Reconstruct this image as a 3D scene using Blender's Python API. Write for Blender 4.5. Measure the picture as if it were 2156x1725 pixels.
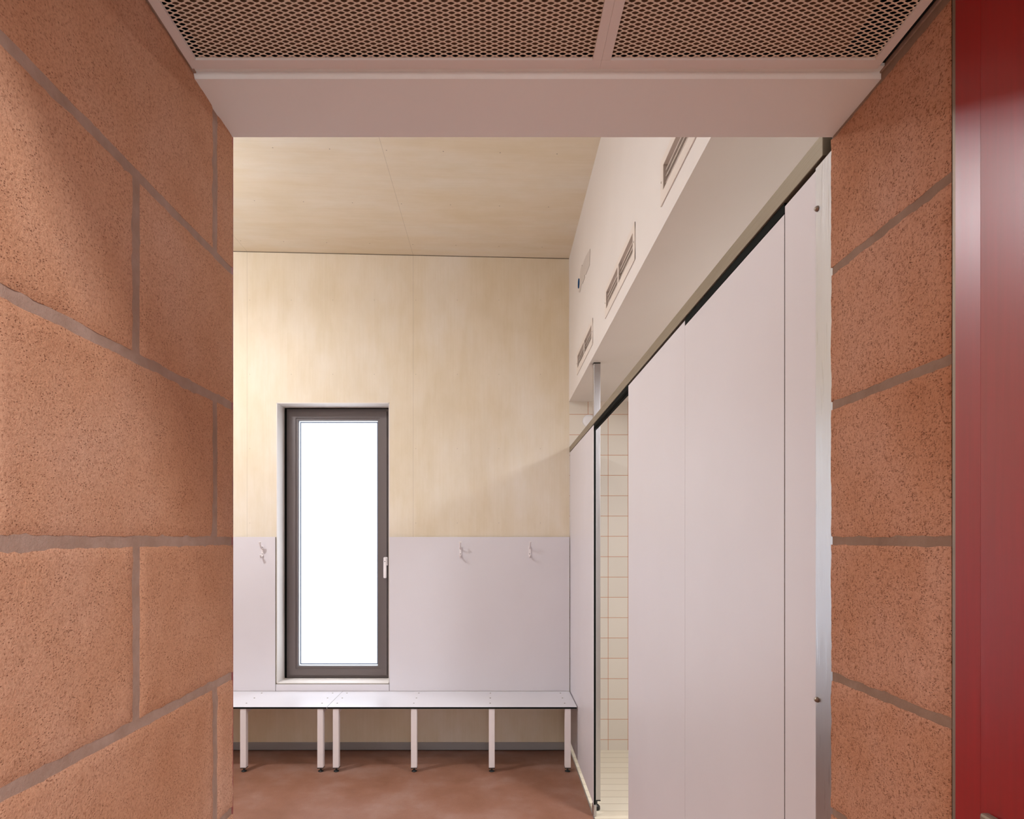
import bpy, bmesh, math, random
from mathutils import Vector, Matrix, noise
random.seed(7)
for o in list(bpy.data.objects): bpy.data.objects.remove(o)
SC = bpy.context.scene
COL = SC.collection

# ------------------------------------------------------------ camera
EYE = 1.578                      # eye height above the floor
FPX = 1340.0                     # focal length in pixels of a 2156 px wide frame
cam = bpy.data.cameras.new('camera'); cam_o = bpy.data.objects.new('camera', cam); COL.objects.link(cam_o)
cam.sensor_fit = 'HORIZONTAL'; cam.sensor_width = 36.0; cam.lens = 36.0*FPX/2156.0
cam.shift_x = (1078-1043)/2156.0; cam.shift_y = (1135-862.5)/2156.0
cam.clip_start = 0.02; cam.clip_end = 60
cam_o.location = (0, 0, EYE); cam_o.rotation_euler = (math.pi/2, 0, 0)
SC.camera = cam_o

# ------------------------------------------------------------ view and world
SC.view_settings.view_transform = 'Standard'; SC.view_settings.look = 'None'
SC.view_settings.gamma = 1.0; SC.view_settings.use_curve_mapping = False
SC.view_settings.exposure = 0.0
W = bpy.data.worlds.new('overcast_sky'); SC.world = W; W.use_nodes = True
bg = W.node_tree.nodes['Background']; bg.inputs[0].default_value = (0.90, 0.95, 1.0, 1); bg.inputs[1].default_value = 3.8

P_ROOM = 45.0        # watts, opal globes over the changing room and their downward spots
P_ROOM2 = 9.0
P_DOWN = 37.0
P_DOWN2 = 3.0
P_SHOWER = 34.0
P_HALL = 74.0
P_FILL = 5.0
WARM = (0.94, 0.975, 1.03)

def area(name, loc, rot, sx, sy, power, color=WARM, spread=180):
    L = bpy.data.lights.new(name, 'AREA'); L.shape = 'RECTANGLE'; L.size = sx; L.size_y = sy
    L.energy = power; L.color = color; L.spread = math.radians(spread)
    o = bpy.data.objects.new(name, L); COL.objects.link(o); o.location = loc; o.rotation_euler = rot
    return o
LAMP1 = (-2.34, 3.20, EYE+1.89)
LAMP2 = (-2.34, 1.60, EYE+1.89)
LAMP3 = (1.22, 2.80, EYE+0.985)
LAMP4 = (0.75, -0.95, EYE+1.85)
FILL_LAMP = (-1.00, 2.25, EYE+1.90)
area('room_light', (LAMP1[0], LAMP1[1], LAMP1[2]-.125), (0, 0, 0), .22, .22, P_DOWN)
area('room_light_front', (LAMP2[0], LAMP2[1], LAMP2[2]-.125), (0, 0, 0), .22, .22, P_DOWN2)
area('room_fill_light', FILL_LAMP, (0, 0, 0), .6, .6, P_FILL)  # fill light added to brighten the dim right end of the room
area('shower_light', (LAMP3[0], LAMP3[1], LAMP3[2]), (0, 0, 0), .24, .24, P_SHOWER)
area('hall_light', LAMP4, (0, 0, 0), .45, .45, P_HALL, (.97, .975, 1.0))

# ------------------------------------------------------------ helpers
def srgb(r, g, b):
    f = lambda c: (c/255/12.92) if c/255 <= .04045 else ((c/255+.055)/1.055)**2.4
    return (f(r), f(g), f(b), 1)

def mat(name, col, rough=.5, metal=0.0, spec=.5, coat=0.0, coat_rough=.1):
    m = bpy.data.materials.new(name); m.use_nodes = True
    b = m.node_tree.nodes['Principled BSDF']
    b.inputs['Base Color'].default_value = col; b.inputs['Roughness'].default_value = rough
    b.inputs['Metallic'].default_value = metal; b.inputs['Specular IOR Level'].default_value = spec
    b.inputs['Coat Weight'].default_value = coat; b.inputs['Coat Roughness'].default_value = coat_rough
    return m

class NT:
    """small node graph writer"""
    def __init__(s, m):
        s.m = m; s.t = m.node_tree; s.b = s.t.nodes['Principled BSDF']
    def n(s, typ, **kw):
        nd = s.t.nodes.new(typ)
        for k, v in kw.items(): setattr(nd, k, v)
        return nd
    def l(s, a, b): s.t.links.new(a, b)
    def pos(s, scale=(1, 1, 1), loc=(0, 0, 0)):
        tc = s.n('ShaderNodeTexCoord'); mp = s.n('ShaderNodeMapping')
        mp.inputs['Scale'].default_value = scale; mp.inputs['Location'].default_value = loc
        s.l(tc.outputs['Object'], mp.inputs[0]); return mp.outputs[0]
    def noise(s, vec, scale, detail=3, rough=.5):
        nd = s.n('ShaderNodeTexNoise'); nd.inputs['Scale'].default_value = scale
        nd.inputs['Detail'].default_value = detail; nd.inputs['Roughness'].default_value = rough
        s.l(vec, nd.inputs['Vector']); return nd.outputs['Fac']
    def vor(s, vec, scale):
        nd = s.n('ShaderNodeTexVoronoi'); nd.inputs['Scale'].default_value = scale
        s.l(vec, nd.inputs['Vector']); return nd.outputs['Distance']
    def ramp(s, fac, stops):
        nd = s.n('ShaderNodeValToRGB'); e = nd.color_ramp.elements
        while len(e) < len(stops): e.new(.5)
        for i, (p, c) in enumerate(stops):
            e[i].position = p; e[i].color = c if len(c) == 4 else (*c, 1)
        s.l(fac, nd.inputs[0]); return nd.outputs[0]
    def rng(s, v, a, b, c, d):
        nd = s.n('ShaderNodeMapRange'); s.l(v, nd.inputs[0])
        for i, x in enumerate((a, b, c, d)): nd.inputs[i+1].default_value = x
        return nd.outputs[0]
    def math(s, op, a, b=None, c=None):
        nd = s.n('ShaderNodeMath', operation=op)
        for i, x in enumerate((a, b, c)):
            if x is None: continue
            if isinstance(x, (int, float)): nd.inputs[i].default_value = x
            else: s.l(x, nd.inputs[i])
        return nd.outputs[0]
    def mix(s, fac, a, b, mode='MIX'):
        nd = s.n('ShaderNodeMix', data_type='RGBA', blend_type=mode)
        for i, x in ((0, fac), (6, a), (7, b)):
            if isinstance(x, (int, float)): nd.inputs[i].default_value = x
            elif isinstance(x, tuple): nd.inputs[i].default_value = x
            else: s.l(x, nd.inputs[i])
        return nd.outputs[2]
    def xyz(s, vec):
        nd = s.n('ShaderNodeSeparateXYZ'); s.l(vec, nd.inputs[0]); return nd.outputs
    def bump(s, h, strength, dist, prev=None):
        nd = s.n('ShaderNodeBump'); nd.inputs['Strength'].default_value = strength; nd.inputs['Distance'].default_value = dist
        s.l(h, nd.inputs['Height'])
        if prev is not None: s.l(prev, nd.inputs['Normal'])
        return nd.outputs[0]
    def color(s, c): s.l(c, s.b.inputs['Base Color'])
    def normal(s, c): s.l(c, s.b.inputs['Normal'])

# ------------------------------------------------------------ materials
def make_block(name='clay_block', stops=None, gscale=430, gdark=(.58, .50, .44), bs=.55, bd=.0015):
    m = mat(name, srgb(190, 125, 95), .93, spec=.2); t = NT(m); p = t.pos()
    big = t.noise(p, 3.2, 3, .6)
    base = t.ramp(big, stops or [(.3, srgb(194, 141, 106)), (.5, srgb(207, 158, 126)), (.72, srgb(215, 172, 146))])
    grain = t.noise(p, gscale, 3, .7)
    g = t.ramp(grain, [(.30, gdark), (.45, (.93, .90, .88)), (.60, (1.02, 1.02, 1.02)), (.76, (1.15, 1.13, 1.11))])
    c = t.mix(1.0, base, g, 'MULTIPLY')
    # open pores, stretched a little along the block
    pv = t.vor(t.pos((1, 250, 440)), 1.0)
    pn = t.noise(p, 60, 2, .6)
    pore = t.math('MULTIPLY', t.rng(pv, .14, .30, 1, 0), t.rng(pn, .40, .60, 0, 1))
    c = t.mix(t.math('MULTIPLY', pore, .7), c, srgb(120, 70, 50))
    t.color(c)
    h = t.math('SUBTRACT', grain, t.math('MULTIPLY', pore, .9))
    n1 = t.bump(t.noise(p, 38, 3, .6), .15, .004)
    t.normal(t.bump(h, bs, bd, n1))
    return m
def make_mortar(name='mortar', ca=srgb(162, 134, 117), cb=srgb(182, 156, 141)):
    m = mat(name, srgb(164, 138, 124), .95, spec=.15); t = NT(m); p = t.pos()
    c = t.ramp(t.noise(p, 22, 4, .65), [(.3, ca), (.7, cb)])
    t.color(c); t.normal(t.bump(t.noise(p, 170, 4, .7), .5, .0015)); return m
def make_ply(name, axis_wall=True, tone=1.0):
    m = mat(name, srgb(222, 203, 170), .55, spec=.35); t = NT(m); p = t.pos()
    # broad yellowish blotches of the whitewash
    sc = (1.3, 1.3, .55) if axis_wall else (.55, 1.6, 1)
    b1 = t.noise(t.pos(sc), 1.5, 4, .6)
    c = t.ramp(b1, [(.28, srgb(232, 216, 188)), (.5, srgb(236, 223, 202)), (.72, srgb(238, 230, 216))] if not axis_wall else [(.28, srgb(222, 205, 176)), (.5, srgb(227, 213, 191)), (.72, srgb(232, 222, 208))])
    b2 = t.noise(t.pos((1, 1, .5) if axis_wall else (.5, 1, 1)), 6.5, 4, .65)
    c = t.mix(1.0, c, t.ramp(b2, [(.34, (.965, .955, .93)), (.62, (1.01, 1.01, 1.02))]), 'MULTIPLY')
    gs = (110, 1, 2.4) if axis_wall else (2.4, 110, 1)
    g = t.noise(t.pos(gs), 1.0, 4, .65)
    c = t.mix(1.0, c, t.ramp(g, [(.3, (.975, .97, .95)), (.6, (1.0, 1.0, 1.0))]), 'MULTIPLY')
    ws = (6, 1, .7) if axis_wall else (.7, 6, 1)
    g2 = t.noise(t.pos(ws), 2.2, 5, .7)
    c = t.mix(1.0, c, t.ramp(g2, [(.32, (.975, .965, .93)), (.55, (1, 1, 1))]), 'MULTIPLY')
    x, y, z = t.xyz(p)
    # sheet joints 1.24 m apart
    fr = t.math('FRACT', t.math('MULTIPLY_ADD', x, 1/1.24, .614/1.24+5.5))
    d = t.math('ABSOLUTE', t.math('SUBTRACT', fr, .5))
    seam = t.rng(d, .0003, .0012, 1, 0)
    # nail heads
    oth = z if axis_wall else y
    fx = t.math('MULTIPLY', t.math('ABSOLUTE', t.math('SUBTRACT', t.math('FRACT', t.math('MULTIPLY_ADD', x, 1/.31, .594/.31+10.5)), .5)), .31)
    fy = t.math('MULTIPLY', t.math('ABSOLUTE', t.math('SUBTRACT', t.math('FRACT', t.math('MULTIPLY_ADD', oth, 1/.555, (-3.47/.555 if not axis_wall else -(EYE+1.784)/.555)+10.5)), .5)), .555)
    dd = t.math('SQRT', t.math('ADD', t.math('MULTIPLY', fx, fx), t.math('MULTIPLY', fy, fy)))
    nail = t.rng(dd, .0025, .0042, 1, 0)
    c = t.mix(t.math('MULTIPLY', seam, .45), c, srgb(120, 98, 70))
    c = t.mix(t.math('MULTIPLY', nail, .7 if not axis_wall else .3), c, srgb(96, 76, 56))
    t.color(c)
    t.normal(t.bump(g, .08, .0006)); return m
def make_floor():
    m = mat('terracotta_floor', srgb(150, 105, 86), .42, spec=.45); t = NT(m); p = t.pos()
    c = t.ramp(t.noise(p, 2.6, 5, .62), [(.3, srgb(132, 89, 67)), (.5, srgb(143, 100, 81)), (.7, srgb(157, 122, 108))])
    s = t.noise(p, 210, 3, .75)
    c = t.mix(1.0, c, t.ramp(s, [(.30, (.80, .78, .76)), (.48, (.98, .98, .98)), (.60, (1.05, 1.05, 1.05)), (.74, (1.4, 1.42, 1.44))]), 'MULTIPLY')
    t.color(c)
    r = t.rng(t.noise(p, 5, 3, .6), .3, .7, .36, .55); t.l(r, t.b.inputs['Roughness']); return m
def make_tile(name, axes, pitch, offs, grout, col1, col2, gw=.0035, bump=True):
    """square tiles with coloured grout; axes = the two coordinates of the wall"""
    m = mat(name, col1, .5, spec=.35); t = NT(m); p = t.pos(); o = t.xyz(p)
    ds = []
    cells = []
    for a, pi_, of in zip(axes, pitch, offs):
        v = t.math('MULTIPLY_ADD', o['XYZ'.index(a)], 1/pi_, -of/pi_+40)
        fr = t.math('FRACT', v); cells.append(t.math('FLOOR', v))
        ds.append(t.math('MULTIPLY', t.math('SUBTRACT', .5, t.math('ABSOLUTE', t.math('SUBTRACT', fr, .5))), pi_))
    d = ds[0] if len(ds) == 1 else t.math('MINIMUM', ds[0], ds[1])
    k = t.rng(d, gw*.42, gw*.62, 1, 0)
    cell = t.n('ShaderNodeCombineXYZ')
    t.l(cells[0], cell.inputs[0])
    if len(cells) > 1: t.l(cells[1], cell.inputs[1])
    wn = t.n('ShaderNodeTexWhiteNoise', noise_dimensions='3D'); t.l(cell.outputs[0], wn.inputs[0])
    c = t.mix(wn.outputs[0], col1, col2)
    t.color(t.mix(k, c, grout))
    t.l(t.math('MULTIPLY_ADD', k, .35, .5), t.b.inputs['Roughness'])
    t.normal(t.bump(t.rng(d, 0, gw*.9, 0, 1), .5, .001)); return m
def make_paint(name, col, rough=.5, bump=.12, sc=140):
    m = mat(name, col, rough, spec=.4); t = NT(m); p = t.pos()
    t.color(t.mix(1.0, col, t.ramp(t.noise(p, 2.5, 3, .5), [(.3, (.97, .965, .96)), (.7, (1.0, 1.0, 1.0))]), 'MULTIPLY'))
    t.normal(t.bump(t.noise(p, sc, 3, .6), bump, .0006)); return m
def make_brushed(name, col, rough, metal=1.0, axis='Z'):
    m = mat(name, col, rough, metal); t = NT(m)
    sc = {'Z': (700, 700, 8), 'Y': (700, 8, 700)}[axis]
    g = t.noise(t.pos(sc), 1.0, 3, .6)
    t.l(t.rng(g, .25, .75, rough*.75, rough*1.35), t.b.inputs['Roughness'])
    t.normal(t.bump(g, .02, .0003)); return m
def make_red():
    m = mat('red_enamel', srgb(178, 10, 18), .31, spec=.72); t = NT(m)
    g = t.noise(t.pos((160, 160, 6)), 1.0, 3, .6)
    c = t.ramp(g, [(.3, srgb(140, 0, 10)), (.7, srgb(152, 0, 12))])
    t.color(c); t.l(t.rng(g, .25, .75, .30, .32), t.b.inputs['Roughness'])
    t.normal(t.bump(g, .025, .0004)); return m

M = dict(
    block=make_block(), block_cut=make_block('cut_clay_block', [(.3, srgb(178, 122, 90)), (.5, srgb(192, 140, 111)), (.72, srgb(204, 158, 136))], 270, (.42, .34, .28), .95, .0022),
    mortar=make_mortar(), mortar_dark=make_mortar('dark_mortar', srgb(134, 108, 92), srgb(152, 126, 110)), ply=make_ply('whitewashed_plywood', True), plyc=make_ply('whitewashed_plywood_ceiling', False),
    floor=make_floor(),
    white=make_paint('white_laminate', srgb(219, 213, 217), .38, .03, 300),
    seat=make_paint('white_seat_laminate', srgb(220, 217, 222), .30, .02, 300),
    core=mat('black_laminate_core', srgb(13, 17, 14), .8, spec=.1),
    paint=make_paint('white_wall_paint', srgb(228, 220, 214), .6, .12),
    lintel=make_paint('pinkish_white_paint', srgb(246, 243, 240), .55, .15),
    enamel=make_paint('white_powder_coat', srgb(236, 228, 228), .40, .04),
    grille=make_paint('grille_white', srgb(226, 214, 204), .5, .05),
    alu=make_brushed('anodised_rail', srgb(140, 128, 110), .42, .45, 'Y'),
    steel=make_brushed('brushed_steel', srgb(184, 181, 182), .33, 1.0, 'Z'),
    skirt=make_brushed('grey_aluminium', srgb(160, 158, 158), .42, .6, 'Y'),
    screw=mat('steel_screw', srgb(150, 140, 130), .35, 1.0),
    rubber=mat('black_plastic', srgb(20, 22, 21), .45),
    winframe=make_paint('grey_window_frame', srgb(104, 94, 92), .45, .04, 400),
    shadow_gap=mat('shadow_gap_black', srgb(10, 12, 9), .8, spec=.1),
    bead=make_paint('spacer_bar', srgb(84, 98, 124), .4, .0),
    mesh=make_paint('mesh_paint', srgb(238, 220, 202), .5, .05),
    frame=make_paint('ceiling_frame_paint', srgb(236, 226, 221), .5, .05),
    backing=make_paint('brown_backing', srgb(112, 84, 62), .8, .3),
    ductback=mat('duct_back', srgb(150, 136, 124), .8), dark=mat('dark_void', srgb(10, 10, 8), .9),
    red=make_red(), seal=make_brushed('door_frame_aluminium', srgb(140, 124, 110), .4, .5, 'Z'),
    label=make_paint('grey_print', srgb(206, 196, 188), .5, .3, 60), blue=mat('blue_print', srgb(8, 66, 112), .8, spec=.1),
    tile=make_tile('shower_tiles', 'XZ', (.1490, .1518), (.8414, EYE-1.4993), srgb(196, 138, 100), srgb(228, 219, 207), srgb(221, 212, 200)),
    tiley=make_tile('shower_tiles_side', 'YZ', (.1525, .1518), (.10, EYE-1.4993), srgb(196, 138, 100), srgb(228, 219, 207), srgb(221, 212, 200)),
    slat=make_tile('shower_floor_tiles', 'Y', (.1,), (4.6905,), srgb(184, 168, 144), srgb(232, 222, 202), srgb(226, 214, 192), .0045),
    gapline=mat('shadow_joint', srgb(92, 76, 58), .8), paving=make_paint('pale_paving', srgb(208, 204, 198), .85, .3), disc=mat('white_plastic', srgb(236, 234, 236), .35),
)
# frosted pane
gm = bpy.data.materials.new('frosted_glass'); gm.use_nodes = True; nt = gm.node_tree
for nd in list(nt.nodes):
    if nd.type == 'BSDF_PRINCIPLED': nt.nodes.remove(nd)
out = [n for n in nt.nodes if n.type == 'OUTPUT_MATERIAL'][0]
tr = nt.nodes.new('ShaderNodeBsdfTranslucent'); tr.inputs[0].default_value = (.95, .97, 1, 1)
gl = nt.nodes.new('ShaderNodeBsdfGlossy'); gl.inputs['Roughness'].default_value = .2
mx = nt.nodes.new('ShaderNodeMixShader'); mx.inputs[0].default_value = .06
nt.links.new(tr.outputs[0], mx.inputs[1]); nt.links.new(gl.outputs[0], mx.inputs[2]); nt.links.new(mx.outputs[0], out.inputs[0])
M['glass'] = gm
em = bpy.data.materials.new('lamp_diffuser'); em.use_nodes = True
eb = em.node_tree.nodes['Principled BSDF']; eb.inputs['Emission Color'].default_value = (*WARM, 1); eb.inputs['Emission Strength'].default_value = 4
M['lamp'] = em

# ------------------------------------------------------------ mesh builder
class MB:
    def __init__(s): s.v = []; s.f = []; s.mi = []; s.sm = []
    def add(s, vs, fs, mi=0, smooth=False):
        o = len(s.v); s.v += [tuple(v) for v in vs]
        for f in fs: s.f.append(tuple(i+o for i in f)); s.mi.append(mi); s.sm.append(smooth)
    def box(s, x0, x1, y0, y1, z0, z1, mi=0, mats=None, bev=0.0):
        """mats: per face material in the order -x +x -y +y -z +z"""
        x0, x1 = min(x0, x1), max(x0, x1); y0, y1 = min(y0, y1), max(y0, y1); z0, z1 = min(z0, z1), max(z0, z1)
        if bev > 0:
            bm = bmesh.new(); bmesh.ops.create_cube(bm, size=1)
            for v in bm.verts: v.co = Vector(((x0+x1)/2+v.co.x*(x1-x0), (y0+y1)/2+v.co.y*(y1-y0), (z0+z1)/2+v.co.z*(z1-z0)))
            bmesh.ops.bevel(bm, geom=list(bm.edges), offset=bev, segments=2, profile=.5, affect='EDGES')
            bm.normal_update(); bm.verts.index_update(); o = len(s.v); s.v += [tuple(v.co) for v in bm.verts]
            for f in bm.faces:
                k = mi
                if mats:
                    n = f.normal; a = max(range(3), key=lambda i: abs(n[i]))
                    k = mats[2*a+(1 if n[a] > 0 else 0)] if abs(n[a]) > .95 else mi
                s.f.append(tuple(v.index+o for v in f.verts)); s.mi.append(k); s.sm.append(False)
            bm.free(); return
        vs = [(x0, y0, z0), (x1, y0, z0), (x1, y1, z0), (x0, y1, z0), (x0, y0, z1), (x1, y0, z1), (x1, y1, z1), (x0, y1, z1)]
        fs = [(0, 4, 7, 3), (1, 2, 6, 5), (0, 1, 5, 4), (3, 7, 6, 2), (0, 3, 2, 1), (4, 5, 6, 7)]
        for i, f in enumerate(fs): s.add(vs, [f], mats[i] if mats else mi)
    def cyl(s, c, r, h, axis='z', n=24, mi=0, r2=None, cap=True):
        r2 = r if r2 is None else r2
        A = {'x': (1, 2, 0), 'y': (2, 0, 1), 'z': (0, 1, 2)}[axis]
        vs = []
        for k, rr in ((0, r), (h, r2)):
            for i in range(n):
                a = 2*math.pi*i/n; p = [0, 0, 0]; p[A[0]] = rr*math.cos(a); p[A[1]] = rr*math.sin(a); p[A[2]] = k
                vs.append((c[0]+p[0], c[1]+p[1], c[2]+p[2]))
        s.add(vs, [(i, (i+1) % n, n+(i+1) % n, n+i) for i in range(n)], mi, True)
        if cap: s.add(vs, [tuple(range(n-1, -1, -1)), tuple(range(n, 2*n))], mi)
    def lathe(s, c, prof, axis='z', n=24, mi=0):
        A = {'x': (1, 2, 0), 'y': (2, 0, 1), 'z': (0, 1, 2)}[axis]
        vs = []
        for r, k in prof:
            for i in range(n):
                a = 2*math.pi*i/n; p = [0, 0, 0]; p[A[0]] = r*math.cos(a); p[A[1]] = r*math.sin(a); p[A[2]] = k
                vs.append((c[0]+p[0], c[1]+p[1], c[2]+p[2]))
        fs = []
        for j in range(len(prof)-1):
            fs += [(j*n+i, j*n+(i+1) % n, (j+1)*n+(i+1) % n, (j+1)*n+i) for i in range(n)]
        s.add(vs, fs, mi, True)
        L = (len(prof)-1)*n
        s.add(vs, [tuple(range(n-1, -1, -1)), tuple(range(L, L+n))], mi)
    def tube(s, pts, rad, n=12, mi=0, flat=1.0):
        """sweep in the y-z plane mostly; rad is one radius or one per point; flat scales across x"""
        vs = []; P = [Vector(p) for p in pts]; R = rad if isinstance(rad, (list, tuple)) else [rad]*len(P)
        for i, p in enumerate(P):
            t = (P[min(i+1, len(P)-1)]-P[max(i-1, 0)]).normalized()
            u = Vector((1, 0, 0)); u = (u-t*u.dot(t)).normalized(); w = t.cross(u)
            for k in range(n):
                a = 2*math.pi*k/n; vs.append(p+u*math.cos(a)*R[i]*flat+w*math.sin(a)*R[i])
        fs = []
        for j in range(len(P)-1): fs += [(j*n+i, j*n+(i+1) % n, (j+1)*n+(i+1) % n, (j+1)*n+i) for i in range(n)]
        s.add(vs, fs, mi, True); L = (len(P)-1)*n
        s.add(vs, [tuple(range(n-1, -1, -1)), tuple(range(L, L+n))], mi)
    def ring(s, x0, x1, z0, z1, t, y0, y1, mi=0, tb=None):
        """mitred picture-frame ring standing in an x-z plane; t border width"""
        O = [(x0, z0), (x1, z0), (x1, z1), (x0, z1)]; I = [(x0+t, z0+t), (x1-t, z0+t), (x1-t, z1-t), (x0+t, z1-t)]
        vs = [(a, y0, b) for a, b in O]+[(a, y0, b) for a, b in I]+[(a, y1, b) for a, b in O]+[(a, y1, b) for a, b in I]
        fs = []
        for i in range(4):
            j = (i+1) % 4
            fs += [(i, j, 4+j, 4+i), (8+j, 8+i, 12+i, 12+j), (j, i, 8+i, 8+j), (4+i, 4+j, 12+j, 12+i)]
        s.add(vs, fs, mi)
    def build(s, name, mats, parent=None, loc=None):
        me = bpy.data.meshes.new(name); off = Vector(loc) if loc else Vector((0, 0, 0))
        if loc: vs = [tuple(Vector(v)-off) for v in s.v]
        else: vs = s.v
        me.from_pydata(vs, [], s.f)
        for m in (mats if isinstance(mats, (list, tuple)) else [mats]): me.materials.append(m)
        me.polygons.foreach_set('material_index', s.mi); me.polygons.foreach_set('use_smooth', s.sm); me.update()
        bm = bmesh.new(); bm.from_mesh(me); bmesh.ops.recalc_face_normals(bm, faces=bm.faces); bm.to_mesh(me); bm.free()
        o = bpy.data.objects.new(name, me); COL.objects.link(o)
        if parent: o.parent = parent
        if loc: o.location = off
        return o

def struct(o): o['kind'] = 'structure'; return o
def tag(o, label, cat, group=None):
    o['label'] = label; o['category'] = cat
    if group: o['group'] = group
    return o
def thing(name, loc, label, cat, group=None):
    o = bpy.data.objects.new(name, None); COL.objects.link(o); o.location = loc; o.empty_display_size = .05
    return tag(o, label, cat, group)
def part(mb, name, mats, parent, label=None):
    """mb in world coordinates, put under parent (whose place is subtracted)"""
    p = parent; off = Vector((0, 0, 0))
    while p is not None: off += p.location; p = p.parent
    mb.v = [tuple(Vector(v)-off) for v in mb.v]
    o = mb.build(name, mats, parent)
    if label: o['label'] = label
    return o
def copy_tree(o, parent=None):
    c = o.copy(); COL.objects.link(c); c.parent = parent
    for ch in list(o.children): copy_tree(ch, c)
    return c

# ------------------------------------------------------------ key planes
Z = lambda h: EYE+h           # height from the eye line
YB = 4.752                    # back wall face
XP = .557                     # partition face
XU = .550                     # upper white wall over the partition
XL, XR = -.3895, .498         # passage side faces
YJ = .944                     # room side of the passage
HL = .596                     # underside of the lintel
HS = 1.025                    # underside of the lowered ceiling over the showers
RL = -3.6                     # left wall of the room
YF = YJ                       # front wall face
YE = -3.2                     # end of the passage
HC = lambda x: 2.095-(x-.55)*.0215   # sloped ceiling height

# ------------------------------------------------------------ floor
b = MB(); b.box(RL-.2, XP-.003, YJ+.0, YB+.02, -.12, 0); b.box(-1.3, 2.1, .3145, YJ, -.12, 0)
struct(b.build('floor', M['floor']))
b = MB(); b.box(-1.8, 2.4, YE-.2, .314, -.12, 0); struct(b.build('floor_hall', M['paving']))  # unseen floor, made pale to bounce light up to the lintel
b = MB(); b.box(XP+.004, 2.1, YJ, YB+.02, -.12, 0)
struct(b.build('floor_shower', M['slat']))
b = MB(); b.box(XP-.003, XP+.004, YJ+.15, YB, -.05, .003)
struct(b.build('trim_1', M['steel']))

# ------------------------------------------------------------ back wall with the window opening
wx0, wx1, wz0, wz1 = -1.6348, -.7908, Z(-1.0816), Z(1.0177)
b = MB()
top = 4.1
b.box(RL-.2, wx0, YB, 5.02, .06, top); b.box(wx1, XU+.002, YB, 5.02, .06, top)
b.box(wx0, wx1, YB, 5.02, wz1, top); b.box(wx0, wx1, YB, 5.02, .06, wz0)
struct(b.build('wall_back', M['ply']))
b = MB()   # lining boards of the reveal
b.box(wx0, wx0+.006, YB-.001, 4.917, wz0, wz1); b.box(wx1-.006, wx1, YB-.001, 4.92, wz0, wz1)
b.box(wx0, wx1, YB-.001, 4.92, wz1-.006, wz1); b.box(wx0, wx1, YB-.001, 4.92, wz0, wz0+.006)
struct(b.build('trim_2', M['paint']))
b = MB(); b.box(XU+.002, 2.1, YB, 5.0, 0, Z(HS)+.05)
struct(b.build('wall_shower_back', M['tile']))
b = MB(); b.box(RL-.2, XP-.004, YB-.012, YB+.05, .004, .06, bev=.002)
struct(b.build('baseboard_back', M['skirt']))
b = MB(); b.box(RL-.2, XP, YB-.004, YB+.05, -.01, .004)
struct(b.build('trim_3', M['dark']))  # black strip for the shade in the gap under the baseboard

# side walls and shell
b = MB(); b.box(RL-.2, RL, YJ, 5.02, 0, top); struct(b.build('wall_left', M['paint']))
b = MB(); b.box(1.9, 2.1, YJ, 5.02, 0, Z(HS)+.05); struct(b.build('wall_shower_right', M['tiley']))
b = MB()   # front wall of the room, either side of and above the passage
b.box(RL-.2, XL-.21, YJ-.12, YJ, 0, top); b.box(XL-.21, XL-.02, YJ-.12, YJ-.008, Z(HL)+.02, top)
b.box(XR+.12, 2.1, YJ-.12, YJ, 0, top); b.box(XL-.02, XR+.12, YJ-.118, YJ-.001, Z(HL)+.03, top)
struct(b.build('wall_front', M['paint']))
b = MB()
vs = []
for x in (RL-.2, XU+.1):
    for y in (YJ-.12, 5.02): vs += [(x, y, Z(HC(x))), (x, y, Z(HC(x))+.15)]
b.add(vs, [(0, 2, 6, 4), (1, 5, 7, 3), (0, 1, 3, 2), (4, 6, 7, 5), (0, 4, 5, 1), (2, 3, 7, 6)])
struct(b.build('ceiling', M['plyc']))
b = MB(); b.box(XU+.055, 2.1, YJ-.1, 5.02, Z(HS), Z(HS)+.06)
b.box(XU, XU+.055, YJ, YB, Z(HS), Z(HS)+.06)
struct(b.build('ceiling_shower', M['paint']))

b = MB(); vs = []
for x in (RL, XU):
    for y in (YB-.0008, YB+.01): vs += [(x, y, Z(HC(x))-.0045), (x, y, Z(HC(x))+.01)]
b.add(vs, [(0, 2, 6, 4), (1, 5, 7, 3), (0, 1, 3, 2), (4, 6, 7, 5), (0, 4, 5, 1), (2, 3, 7, 6)])
struct(b.build('trim_9', M['gapline']))  # dark strip painting the shadow gap where wall meets ceiling
# upper right wall with three grille openings
VENTS = [(1.41, 2.107), (2.498, 3.177), (3.585, 4.273)]
vh0, vh1 = 1.098, 1.246
b = MB()
b.box(XU, XU+.055, YJ, YB, Z(HS)+.06, Z(vh0+.02)); b.box(XU, XU+.055, YJ, YB, Z(vh1-.02), Z(2.25))
ys = [YJ]
for a, c in VENTS: ys += [a+.025, c-.025]
ys.append(YB)
for i in range(0, len(ys), 2): b.box(XU, XU+.055, ys[i], ys[i+1], Z(vh0+.02), Z(vh1-.02))
struct(b.build('wall_right', M['paint']))

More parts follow.
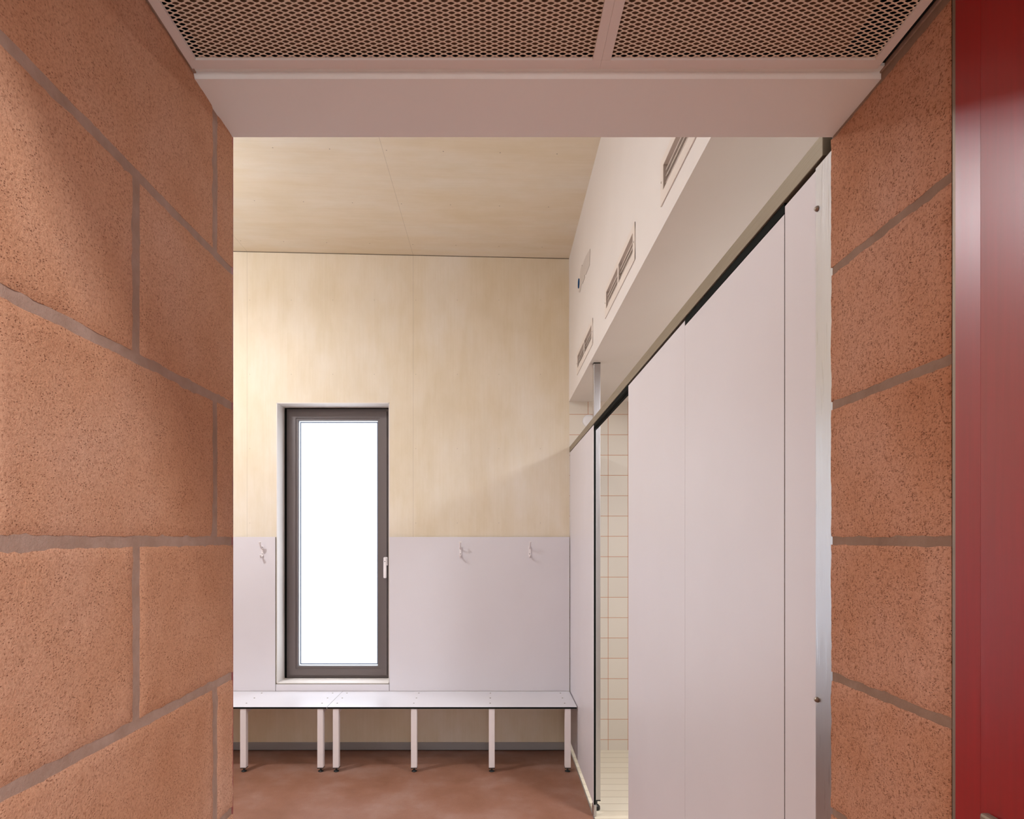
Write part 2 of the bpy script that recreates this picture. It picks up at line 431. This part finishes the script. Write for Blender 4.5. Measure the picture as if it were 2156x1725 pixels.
def make_vent(y0, y1, label):
    z0, z1 = Z(vh0), Z(vh1); x = XU; ym = (y0+y1)/2
    t = thing('air_grille', (x, ym, z0), label, 'air grille', 'white air grilles along the high right wall')
    b = MB(); bw = .034
    b.box(x-.004, x-.0002, y0, y1, z0, z0+bw+.006, bev=.0012); b.box(x-.004, x-.0002, y0, y1, z1-bw+.006, z1, bev=.0012)
    for a, c in ((y0, y0+bw), (y1-bw, y1), (ym-.010, ym+.010)): b.box(x-.0041, x-.0002, a, c, z0+.002, z1-.002, bev=.0012)
    part(b, 'frame', M['grille'], t)
    b = MB()
    b.box(x+.0005, x+.052, y0+.027, y1-.027, z1-.024, z1-.021)
    b.box(x+.0005, x+.052, y0+.027, y0+.030, z0+.021, z1-.021); b.box(x+.0005, x+.052, y1-.030, y1-.027, z0+.021, z1-.021)
    b.box(x+.0005, x+.052, y0+.027, y1-.027, z0+.021, z0+.024); b.box(x+.052, x+.054, y0+.027, y1-.027, z0+.021, z1-.021, 1)
    part(b, 'duct_box', [M['grille'], M['ductback']], t)
    for (a, c) in ((y0+.034, ym-.010), (ym+.010, y1-.034)):
        for k in range(4):
            zc = z0+.046+k*.0205; bb = MB()
            # tilted aerofoil blade
            vs = []
            for yy in (a, c):
                for dx, dz in ((.004, -.004), (.006, -.0055), (.026, .008), (.024, .0095)): vs.append((x+dx, yy, zc+dz))
            bb.add(vs, [(0, 1, 5, 4), (1, 2, 6, 5), (2, 3, 7, 6), (3, 0, 4, 7), (0, 3, 2, 1), (4, 5, 6, 7)])
            part(bb, 'blade', M['grille'], t)
    for yy in (y0+.014, y1-.014):
        bb = MB(); bb.lathe((x-.004, yy, (z0+z1)/2), [(.0001, -.0022), (.003, -.0014), (.0038, .0)], 'x', 12)
        part(bb, 'screw', M['screw'], t)
    return t
make_vent(*VENTS[2], 'farthest air grille high on the white right wall, next to the plywood wall')
make_vent(*VENTS[1], 'middle air grille of two louvre banks high on the white right wall')
make_vent(*VENTS[0], 'nearest air grille high on the right wall, cut off by the lintel')

# grey printed plate with a blue dot
t = thing('wall_sign', (XU, 3.9, Z(1.65)), 'faint grey print with a small blue dot, high on the white right wall', 'sign')
pts = [(3.681, 1.678), (3.704, 1.595), (3.766, 1.595), (3.863, 1.603), (3.912, 1.623), (3.904, 1.603), (4.008, 1.607), (4.052, 1.623),
       (4.136, 1.602), (4.192, 1.627), (4.120, 1.650), (4.106, 1.722), (4.034, 1.738), (4.02, 1.722), (3.847, 1.711)]
b = MB(); n = len(pts)
vs = [(XU-.003, y, Z(h)) for y, h in pts]+[(XU-.0003, y, Z(h)) for y, h in pts]
b.add(vs, [tuple(range(n)), tuple(range(2*n-1, n-1, -1))]+[(i, (i+1) % n, n+(i+1) % n, n+i) for i in range(n)])
part(b, 'grey_print', M['label'], t)
b = MB(); b.cyl((XU-.004, 4.187, Z(1.681)), .031, .0037, 'x', 28); part(b, 'blue_dot', M['blue'], t, 'blue round dot')

# ------------------------------------------------------------ window
b = MB()
fx0, fx1, fz0, fz1 = wx0+.024, wx1-.024, Z(-1.072), Z(1.004)
win = bpy.data.objects.new('window_1', None); COL.objects.link(win); win.location = ((fx0+fx1)/2, 4.93, fz0); struct(win)
b = MB(); b.ring(wx0+.0062, wx1-.0062, wz0+.0062, wz1-.0062, .03, 4.9185, 4.914+.05); part(b, 'shadow_gap', M['shadow_gap'], win)  # black ring standing in for the shadow gap round the frame
b = MB(); b.ring(fx0, fx1, fz0, fz1, .045, 4.915, 4.97); part(b, 'outer_frame', M['winframe'], win)
b = MB(); b.ring(fx0+.022, fx1-.022, fz0+.022, fz1-.022, .052, 4.897, 4.955); part(b, 'sash', M['winframe'], win)
b = MB(); b.ring(fx0+.068, fx1-.068, fz0+.068, fz1-.068, .023, 4.903, 4.953); part(b, 'glazing_bead', M['winframe'], win)
gx0, gx1, gz0, gz1 = fx0+.091, fx1-.091, fz0+.091, fz1-.091
b = MB(); b.ring(gx0+.010, gx1-.002, gz0+.010, gz1-.008, .007, 4.924, 4.930); part(b, 'spacer_bar', M['bead'], win)
b = MB(); b.box(gx0-.01, gx1+.01, 4.931, 4.937, gz0-.01, gz1+.01); part(b, 'pane', M['glass'], win)
hx = -.842
b = MB(); b.box(hx-.014, hx+.014, 4.888, 4.8972, Z(-.205), Z(-.140), bev=.004)
b.lathe((hx, 4.862, Z(-.158)), [(.012, 0), (.0125, .010), (.011, .027)], 'y', 20)
hd = part(b, 'handle', M['enamel'], win, 'white window handle')
b = MB(); b.box(hx-.0115, hx+.0115, 4.848, 4.862, Z(-.300), Z(-.140), bev=.006); part(b, 'lever', M['enamel'], hd)
b = MB(); b.cyl((hx, 4.8465, Z(-.172)), .0035, .002, 'y', 12); part(b, 'screw_hole', M['dark'], hd, 'dark screw hole')

# ------------------------------------------------------------ white wainscot boards on the back wall
def board(x0, x1, z0, z1, label):
    b = MB(); b.box(x0, x1, YB-.012, YB-.0008, z0, z1, 0, mats=[1, 1, 0, 1, 1, 1], bev=.0008)
    o = b.build('wall_board', [M['white'], M['core']]); tag(o, label, 'wall board', 'white laminate boards on the back wall')
    return o
zt, zb = Z(.0145), Z(-1.135)+.001
board(RL+.002, wx0-.004, zb, zt, 'white laminate wall board left of the window')
board(wx1+.002, XP-.005, zb, zt, 'wide white laminate wall board right of the window, carrying two coat hooks')
board(wx0-.001, wx1-.001, zb, wz0-.002, 'low white laminate strip between the window sill and the bench')

# ------------------------------------------------------------ coat hooks
def make_hook(x, label):
    y = YB-.012
    t = thing('coat_hook', (x, y, Z(-.155)), label, 'coat hook', 'white coat hooks on the back wall boards')
    b = MB(); b.box(x-.009, x+.009, y-.006, y-.0002, Z(-.128), Z(-.055), bev=.0026); part(b, 'backplate', M['enamel'], t)
    b = MB(); b.tube([(x, y-.004, Z(-.072)), (x, y-.018, Z(-.070)), (x, y-.036, Z(-.060)), (x, y-.048, Z(-.040)), (x, y-.052, Z(-.022))], [.006, .0055, .0055, .006, .0085], 12, flat=1.2)
    part(b, 'upper_prong', M['enamel'], t)
    b = MB(); b.tube([(x, y-.004, Z(-.118)), (x, y-.014, Z(-.132)), (x, y-.028, Z(-.138)), (x, y-.038, Z(-.130)), (x, y-.041, Z(-.118))], [.006, .0055, .005, .0055, .0075], 12, flat=1.2)
    part(b, 'lower_prong', M['enamel'], t)
    for h in (-.0615, -.1135):
        b = MB(); b.cyl((x, y-.0075, Z(h)), .0036, .002, 'y', 12); part(b, 'screw', M['dark'], t, 'dark screw head')
    return t
make_hook(-1.734, 'coat hook on the white board left of the window')
make_hook(-.260, 'coat hook on the wide white board, the one nearer the window')
make_hook(.255, 'coat hook on the wide white board, the one nearer the partition')

# ------------------------------------------------------------ benches
SY0, SY1 = 4.296, YB-.013
def bench(x0, x1, legs, label, rb=0):
    t = thing('bench', ((x0+x1)/2, (SY0+SY1)/2, 0), label, 'bench', 'white benches along the back wall')
    zs = Z(-1.135)
    b = MB(); b.box(x0, x1, SY0, SY1, zs-.014, zs, 0, mats=[1, 1, 1, 1, 0, 0], bev=.0012)
    part(b, 'seat', [M['seat'], M['core']], t)
    for lx in legs:
        b = MB(); b.box(lx-.020, lx+.020, 4.300, 4.340, .030, zs-.0145, bev=.0025); lg = part(b, 'leg', M['enamel'], t)
        b = MB(); b.box(lx-.0205, lx+.0205, 4.2995, 4.3405, .025, .0298, bev=.001)
        b.lathe((lx, 4.318, 0), [(.017, 0), (.018, .003), (.0165, .007), (.008, .011), (.0055, .013), (.0055, .026)], 'z', 20)
        part(b, 'foot', M['rubber'], lg, 'black adjustable foot')
        b = MB(); b.box(lx-.015, lx+.015, 4.341, SY1-.004, zs-.050, zs-.0145, bev=.002); part(b, 'bracket', M['enamel'], t)
        for yy in (4.392, 4.535, 4.678):
            b = MB(); b.lathe((lx-.012, yy, zs+.0001), [(.0058, 0), (.005, .0015), (.0026, .0028), (.0002, .0031)], 'z', 14)
            part(b, 'screw', M['screw'], t)
    return t
bench(-2.60, -1.1385, [-2.52, -1.7055, -1.184], 'white bench on square legs along the back wall, left of the seam below the window')
bench(-1.1365, XP-.006, [-1.079, -.5505, -.0245, .490], 'white bench on four square legs in the right corner, touching the partition')

# ------------------------------------------------------------ shower partition
part_root = thing('shower_partition', (XP, 2.8, .07), 'tall white laminate shower partition with a metal top rail on the right', 'partition')
PZ = .070
def panel(y0, y1, ztop, name='panel', label=None):
    b = MB(); b.box(XP, XP+.013, y0, y1, PZ, ztop, 0, mats=[0, 0, 1, 1, 1, 1], bev=.0006)
    return part(b, name, [M['white'], M['core']], part_root, label)
panel(.955, 1.2245, Z(.640)); panel(1.2275, 1.8700, Z(.626), 'door', 'flush door leaf')
panel(1.8715, 2.666, Z(.642)); panel(3.606, YB-.003, Z(.646))
b = MB(); b.box(XP-.004, XP+.030, 1.0765, YB-.001, Z(.6485), Z(.6865), bev=.0012); part(b, 'top_rail', M['alu'], part_root, 'taupe metal rail')
b = MB(); b.box(XP+.0135, XP+.026, .955, YB-.004, Z(.6285), Z(.6480)); b.box(XP+.0005, XP+.0135, 2.668, 3.604, Z(.632), Z(.648))
b.box(XP+.0005, XP+.0135, 1.2277, 1.8700, Z(.6285), Z(.648))
part(b, 'rail_hollow', M['core'], part_root, 'black fill of the shaded hollow under the rail')  # shade of the hollow and door-top gap, built as solid black boxes
b = MB(); b.box(XP+.0137, XP+.020, 1.2, 1.25, PZ, Z(.626)); part(b, 'door_stop', M['core'], part_root)
b = MB(); b.box(XP-.004, XP-.0005, .950, 1.0995, PZ, Z(.640), bev=.001)
br = part(b, 'wall_bracket', M['steel'], part_root, 'brushed steel edge bracket')
for h in ((1135-437)*1.088/FPX, (1135-1475)*1.088/FPX):
    b = MB(); b.lathe((XP-.0042, 1.0925, Z(h)), [(.0001, -.0050), (.0028, -.0046), (.0044, -.0025), (.0050, 0)], 'x', 16); part(b, 'screw', M['screw'], br)
b = MB(); b.box(XP+.006, XP+.030, 1.045, 1.068, Z(.62), Z(.690), bev=.004); part(b, 'rail_end_gap', M['rubber'], part_root, 'black strip for the dark gap at the rail end')  # black box in place of the shaded gap beside the rail end
b = MB(); b.box(XP+.0140, XP+.0535, 3.695, 3.735, .060, Z(HS)-.005, bev=.003); po = part(b, 'post', M['steel'], part_root, 'square steel post')
b = MB(); b.box(XP+.0140, XP+.0535, 3.695, 3.735, Z(HS)-.0045, Z(HS)-.0005); part(b, 'cap', M['rubber'], po, 'black cap')
b = MB(); b.box(XP+.0138, XP+.0537, 3.6945, 3.7355, .055, .0598); b.lathe((XP+.032, 3.712, 0), [(.020, 0), (.022, .006), (.021, .020), (.014, .028), (.006, .031), (.006, .055)], 'z', 22)
part(b, 'foot', M['rubber'], po, 'black adjustable foot')
b = MB(); b.box(XP-.003, XP+.018, 3.612, 3.650, .0005, PZ-.001, bev=.005); part(b, 'panel_foot', M['steel'], part_root, 'steel foot')

# round white fitting on the shower wall
t = tag(MB().build('wall_fitting', M['disc']), 'round white fitting high on the shower tiles behind the steel post', 'wall fitting')
bpy.data.objects.remove(t)
t = thing('wall_fitting', (.699, YB, Z(.879)), 'round white fitting high on the shower tiles, half hidden by the top rail', 'wall fitting')
b = MB(); b.lathe((.699, YB-.0005, Z(.879)), [(.0475, -.0), (.0475, -.010), (.044, -.016), (.028, -.019), (.0001, -.020)], 'y', 36); part(b, 'base', M['disc'], t)
b = MB(); b.lathe((.712, YB-.0185, Z(.874)), [(.010, 0), (.009, -.004), (.0001, -.005)], 'y', 18); part(b, 'sensor', M['enamel'], t)

# ------------------------------------------------------------ block masonry of the passage
def block_wall(name, X, sgn, y0, y1, jx, cell_fine, fine_from, end_jamb=None, z_top=None, thick=.20, end_thick=None):
    """masonry face in plane x = X whose free side looks towards -sgn*x.
    jx(row) gives the y of one vertical joint; rows 20 cm, joint centres at eye height"""
    b = MB(); J = .0060; JV = .0072
    zt_ = z_top if z_top else Z(HL)
    ztops = []
    k = -9
    b.box(X+sgn*.0018, X+sgn*thick, y0, y1-(.0006 if end_jamb else 0), 0, zt_, 1)
    zj0 = EYE-.003
    for r in range(-9, 5):
        za, zb_ = zj0+r*.2+J, zj0+(r+1)*.2-J
        if r == 2 and jx(r) is not None: zb_ = zt_
        if za > zt_: continue
        if zb_ < 0: continue
        za = max(za, .0); zb_ = min(zb_, zt_)
        if zb_-za < .004: continue
        js = jx(r)
        # list of block spans along y
        if js is None: spans = [(y0, y1)]
        else:
            spans = []; e = [y0]; yy = js-.4*20
            while yy < y1:
                if yy > y0+.01: e.append(yy)
                yy += .4
            e.append(y1)
            for i in range(len(e)-1):
                a = e[i]+(JV if i else 0); c = e[i+1]-(JV if i < len(e)-2 else 0)
                if c-a > .006: spans.append((a, c))
        for a, c in spans:
            st = cell_fine if c > fine_from else .05
            nu = max(2, int((c-a)/st)); nv = max(2, int((zb_-za)/st))
            free = end_jamb and abs(c-y1) < 1e-6
            vs = []
            seed = random.random()*50
            for j in range(nv+1):
                for i in range(nu+1):
                    y = a+(c-a)*i/nu; z = za+(zb_-za)*j/nv; d = 0
                    nz = noise.noise(Vector((y*40, z*40, seed))); nz2 = noise.noise(Vector((y*130, z*130, seed+9)))
                    d = .0006*nz+.0004*nz2
                    edge = min(i, nu-i, j, nv-j)
                    if edge == 0:
                        d += 0 if (free and i == nu) else .0016
                        k1 = .0016*nz+.0009*nz2
                        if j == 0: z += k1
                        if j == nv: z -= k1
                        if i == 0 and a > y0+1e-4: y += k1
                        if i == nu: y -= k1*(.5 if free else 1)
                    vs.append((X+sgn*d, y, z))
            W_ = nu+1
            fs = [(j*W_+i, j*W_+i+1, (j+1)*W_+i+1, (j+1)*W_+i) for j in range(nv) for i in range(nu)]
            b.add(vs, fs, 0, True)
            # returns into the joint, or the full depth at a free jamb end
            def skirt(idx, depth):
                base = [vs[q] for q in idx]; back = [(X+sgn*depth, p[1], p[2]) for p in base]; m_ = len(base)
                b.add(base+back, [(q, q+1, m_+q+1, m_+q) for q in range(m_-1)], 0)
            skirt([i for i in range(W_)], .006); skirt([nv*W_+i for i in range(W_)], .006)
            skirt([j*W_ for j in range(nv+1)], .006); skirt([j*W_+nu for j in range(nv+1)], (thick if free else .006))
            if free and end_jamb: pass
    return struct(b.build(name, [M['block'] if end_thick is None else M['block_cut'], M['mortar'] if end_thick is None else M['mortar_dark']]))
# vertical joints, left wall: odd rows at y = .888, even rows at y = .695
block_wall('wall_passage_left', XL, -1, YE, YJ, lambda r: (.888 if r % 2 == 0 else .693), .007, .35, True, Z(.603))
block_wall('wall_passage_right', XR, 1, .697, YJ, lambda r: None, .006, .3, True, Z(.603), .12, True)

# lintel, ceiling band and shell of the passage
b = MB(); b.box(XL-.010, XR+.010, .8245, YJ, Z(HL), Z(HL)+.03); struct(b.build('trim_4', M['lintel']))
b = MB(); b.box(XL+.0005, XR-.0005, .8134, .8243, Z(HL)+.009, Z(HL)+.02); struct(b.build('trim_5', M['lintel']))
b = MB(); b.box(XL-.2, .75, .315, .824, Z(HL)+.075, Z(HL)+.12); b.box(XL-.2, .75, .315, .334, Z(HL)+.006, Z(HL)+.075); b.box(XL-.2, .75, .8245, YJ-.118, Z(HL)+.03, Z(HL)+.12)
struct(b.build('ceiling_passage', M['lintel']))
HH = 1.9
b = MB(); b.box(-1.8, -.9, YE-.2, YE, 0, Z(HH)+.1); b.box(1.5, 2.4, YE-.2, YE, 0, Z(HH)+.1); b.box(-.9, 1.5, YE-.2, YE, 2.5, Z(HH)+.1)
struct(b.build('wall_hall_end', M['paint']))      # unseen opening added to let cool daylight into the hall
b = MB(); b.box(-6, 6, YE-9, YE-.2, -.14, -.02); struct(b.build('ground', M['paving']))
b = MB(); b.box(1.9, 2.1, YE, -.35, 0, Z(HH)+.1); struct(b.build('wall_hall_right', M['paint']))
b = MB(); b.box(-1.8, XL-.202, YE, .3145, 0, Z(HH)+.1); b.box(XL-.202, XL-.01, YE, .28, Z(.606), Z(HH)+.1); struct(b.build('wall_hall_left', M['paint']))
b = MB(); b.box(XL-.2, XR+.06, .28, .3145, Z(HL)+.006, Z(HH)+.1); b.box(XR+.05, 2.1, -.35, -.32, 0, Z(HL)+.01); b.box(XR+.05, 2.1, -.35, .3145, Z(HL)+.01, Z(HH)+.1); struct(b.build('wall_hall_front', M['paint']))
b = MB(); b.box(-1.8, 2.4, YE-.2, .3145, Z(HH), Z(HH)+.1); struct(b.build('ceiling_hall', M['paint']))
b = MB(); b.box(XL-.0090, XL-.0067, YJ+.0005, YJ+.018, 0, Z(HL)+.02); struct(b.build('trim_6', M['red']))

# expanded metal ceiling: two framed mesh panels
HM = HL+.0065
def mesh_panel(x0, x1, y0, y1, label):
    z = Z(HM); root = thing('mesh_ceiling_panel', ((x0+x1)/2, (y0+y1)/2, z), label, 'ceiling panel', 'expanded metal ceiling panels')
    b = MB(); fl = .0105 if x1-x0 > .1 else .01
    zz = z-.0015
    fw = {'l': .0115, 'r': .0110}
    b.box(x0, x0+fw['l'], y0, y1-.0148, zz, zz+.004); b.box(x1-fw['r'], x1, y0, y1-.0148, zz, zz+.004)
    b.box(x0, x1, y1-.0146, y1, zz, zz+.004); b.box(x0, x1, y0, y0+.0146, zz, zz+.004)
    part(b, 'frame', M['frame'], root)
    # expanded mesh: cells 14 x 6.5 mm with eye shaped openings
    px, py = .0141/2, .0065/2
    X0, X1, Y0, Y1 = x0+.006, x1-.006, y0+.008, y1-.008
    V = []; F = []
    t1 = .00035
    op = [(-.64, 0.0), (-.34, -.38), (0, -.57), (.34, -.38), (.64, .0), (.32, .46), (0, .67), (-.32, .46)]
    oc = [(-1, 0), (-.5, -.5), (0, -1), (.5, -.5), (1, 0), (.5, .5), (0, 1), (-.5, .5)]
    nr = int((Y1-Y0)/py); nc = int((X1-X0)/(2*px))
    zm = z+.0015
    for r in range(nr):
        for c_ in range(nc):
            cx = X0+px+c_*2*px+(px if r % 2 else 0); cy = Y1-py-r*py
            o = len(V)
            for (a, d) in oc: V.append((cx+a*px, cy+d*py, zm-.0004*d))
            for (a, d) in op: V.append((cx+a*px, cy+d*py, zm-.0004*d))
            for (a, d) in op: V.append((cx+a*px, cy+d*py, zm-.0004*d+t1))
            for q in range(8):
                w = (q+1) % 8
                F.append((o+q, o+w, o+8+w, o+8+q)); F.append((o+8+q, o+8+w, o+16+w, o+16+q))
    b = MB(); b.v = V; b.f = F; b.mi = [0]*len(F); b.sm = [False]*len(F)
    part(b, 'mesh', M['mesh'], root)
    return root
YM1 = .8133
mesh_panel(XL+.002, .1332, .335, YM1, 'left expanded metal mesh ceiling panel, the wider one, above the passage')
mesh_panel(.1334, .4880, .335, YM1, 'right expanded metal mesh ceiling panel, beside the red door')
# brown boards lying above the mesh
zbk = Z(HM)+.009
b = MB(); b.box(XL+.022, .128, .336, YM1-.0130, zbk, zbk+.01); tag(b.build('backing_board', M['backing']), 'brown board lying above the left ceiling mesh', 'board', 'brown boards above the mesh')
b = MB(); b.box(.142, .288, .336, YM1-.0130, zbk, zbk+.01); b.box(.288, .437, .738, YM1-.0130, zbk, zbk+.01); b.box(.295, .437, .336, .738, zbk, zbk+.01)
tag(b.build('backing_board', M['backing']), 'brown board lying above the right ceiling mesh', 'board', 'brown boards above the mesh')
b = MB(); b.box(XL-.2, XL+.002, .315, .8243, Z(.6032), Z(HL)+.12); b.box(XR, XR+.3, .315, .8243, Z(.6032), Z(HL)+.12); b.box(XR+.13, XR+.3, .8243, YJ-.12, Z(HL), Z(HL)+.12)
struct(b.build('trim_8', M['mortar']))
b = MB(); b.box(XL+.001, XR-.001, .336, .822, Z(HL)+.070, Z(HL)+.074); b.box(XL+.0003, XR-.0003, .8105, .8132, Z(HL)+.0125, Z(HL)+.07); b.box(XL+.0021, XL+.003, .336, .81, Z(HL)+.0125, Z(HL)+.07); b.box(XR-.003, XR-.0003, .336, .81, Z(HL)+.0125, Z(HL)+.07)
struct(b.build('ceiling_void', M['dark']))  # black lining paints the shade of the void above the mesh

# ------------------------------------------------------------ red door leaf standing open along the passage
dr = thing('red_door', (XR, .25, 0), 'glossy red door leaf with aluminium edge, standing open beside the right block pier', 'door')
b = MB(); b.box(XR+.0005, XR+.045, .6863, .6950, .008, Z(HL)+.004, bev=.001); part(b, 'edge_profile', M['seal'], dr, 'aluminium edge profile')
b = MB(); zq = Z(HL)+.004; b.add([(x, y, z) for z in (.008, zq) for (x, y) in ((XR, .6535), (XR-.0020, .6862), (XR+.045, .6862), (XR+.045, .6535))], [(0, 1, 2, 3), (7, 6, 5, 4), (0, 4, 5, 1), (1, 5, 6, 2), (2, 6, 7, 3), (3, 7, 4, 0)]); part(b, 'stile', M['red'], dr)
b = MB(); b.box(XR+.0001, XR+.044, -.30, .6535, .008, Z(HL)+.004); part(b, 'leaf', M['red'], dr)
b = MB(); b.box(XR-.009, XR+.0008, .617, .644, Z(-.520), Z(-.2762), bev=.003); hp = part(b, 'handle_plate', M['seal'], dr, 'aluminium handle plate')
b = MB(); b.tube([(XR-.008, .631, Z(-.40)), (XR-.045, .631, Z(-.40))], .009, 14); b.tube([(XR-.045, .634, Z(-.40)), (XR-.045, .52, Z(-.40))], .009, 14); part(b, 'handle', M['seal'], hp)
b = MB(); b.box(XR+.05, XR+.2, -.35, .696, 0, Z(HL)+.1); struct(b.build('wall_passage_niche', M['paint']))
b = MB(); b.box(XR+.004, XR+.1, .6948, .6968, 0, Z(HL)); struct(b.build('trim_7', M['dark']))  # dark strip paints the shaded gap between pier and door edge

# ------------------------------------------------------------ lamp fittings (out of the frame)
def globe(loc, rad, watts, label):
    hc = Z(HC(loc[0]))
    t = thing('pendant_lamp', (loc[0], loc[1], hc), label, 'pendant lamp')
    m = bpy.data.materials.new('opal_globe'); m.use_nodes = True; e = m.node_tree.nodes['Principled BSDF']
    e.inputs['Emission Color'].default_value = (*WARM, 1); e.inputs['Emission Strength'].default_value = watts/(4*math.pi**2*rad*rad)
    n = 14; prof = [(max(.0005, rad*math.sin(math.pi*i/n)), -rad*math.cos(math.pi*i/n)) for i in range(n+1)]
    b = MB(); b.lathe(loc, prof, 'z', 28); part(b, 'globe', m, t)
    b = MB(); b.cyl((loc[0], loc[1], loc[2]+rad), .012, hc-loc[2]-rad-.016, 'z', 14); part(b, 'stem', M['disc'], t)
    b = MB(); b.cyl((loc[0], loc[1], hc-.018), .05, .014, 'z', 24); part(b, 'ceiling_cap', M['disc'], t)
def fitting(loc, sx, sy, hc, label):
    t = thing('ceiling_light', (loc[0], loc[1], hc), label, 'ceiling light')
    b = MB(); b.box(loc[0]-sx/2-.02, loc[0]+sx/2+.02, loc[1]-sy/2-.02, loc[1]+sy/2+.02, loc[2]+.006, hc, bev=.004); part(b, 'housing', M['disc'], t)
    b = MB(); b.box(loc[0]-sx/2, loc[0]+sx/2, loc[1]-sy/2, loc[1]+sy/2, loc[2]+.001, loc[2]+.0055); part(b, 'diffuser', M['lamp'], t)
globe(LAMP1, .12, P_ROOM, 'opal globe pendant lamp over the left part of the changing room')
globe(LAMP2, .12, P_ROOM2, 'opal globe pendant lamp over the doorway side of the changing room')
fitting(FILL_LAMP, .6, .6, Z(HC(FILL_LAMP[0]))-.002, 'large square fill light added over the middle of the changing room')
fitting(LAMP3, .24, .24, Z(HS), 'square light under the lowered shower ceiling')
fitting(LAMP4, .45, .45, Z(1.9), 'square light in the hall ceiling behind the passage')
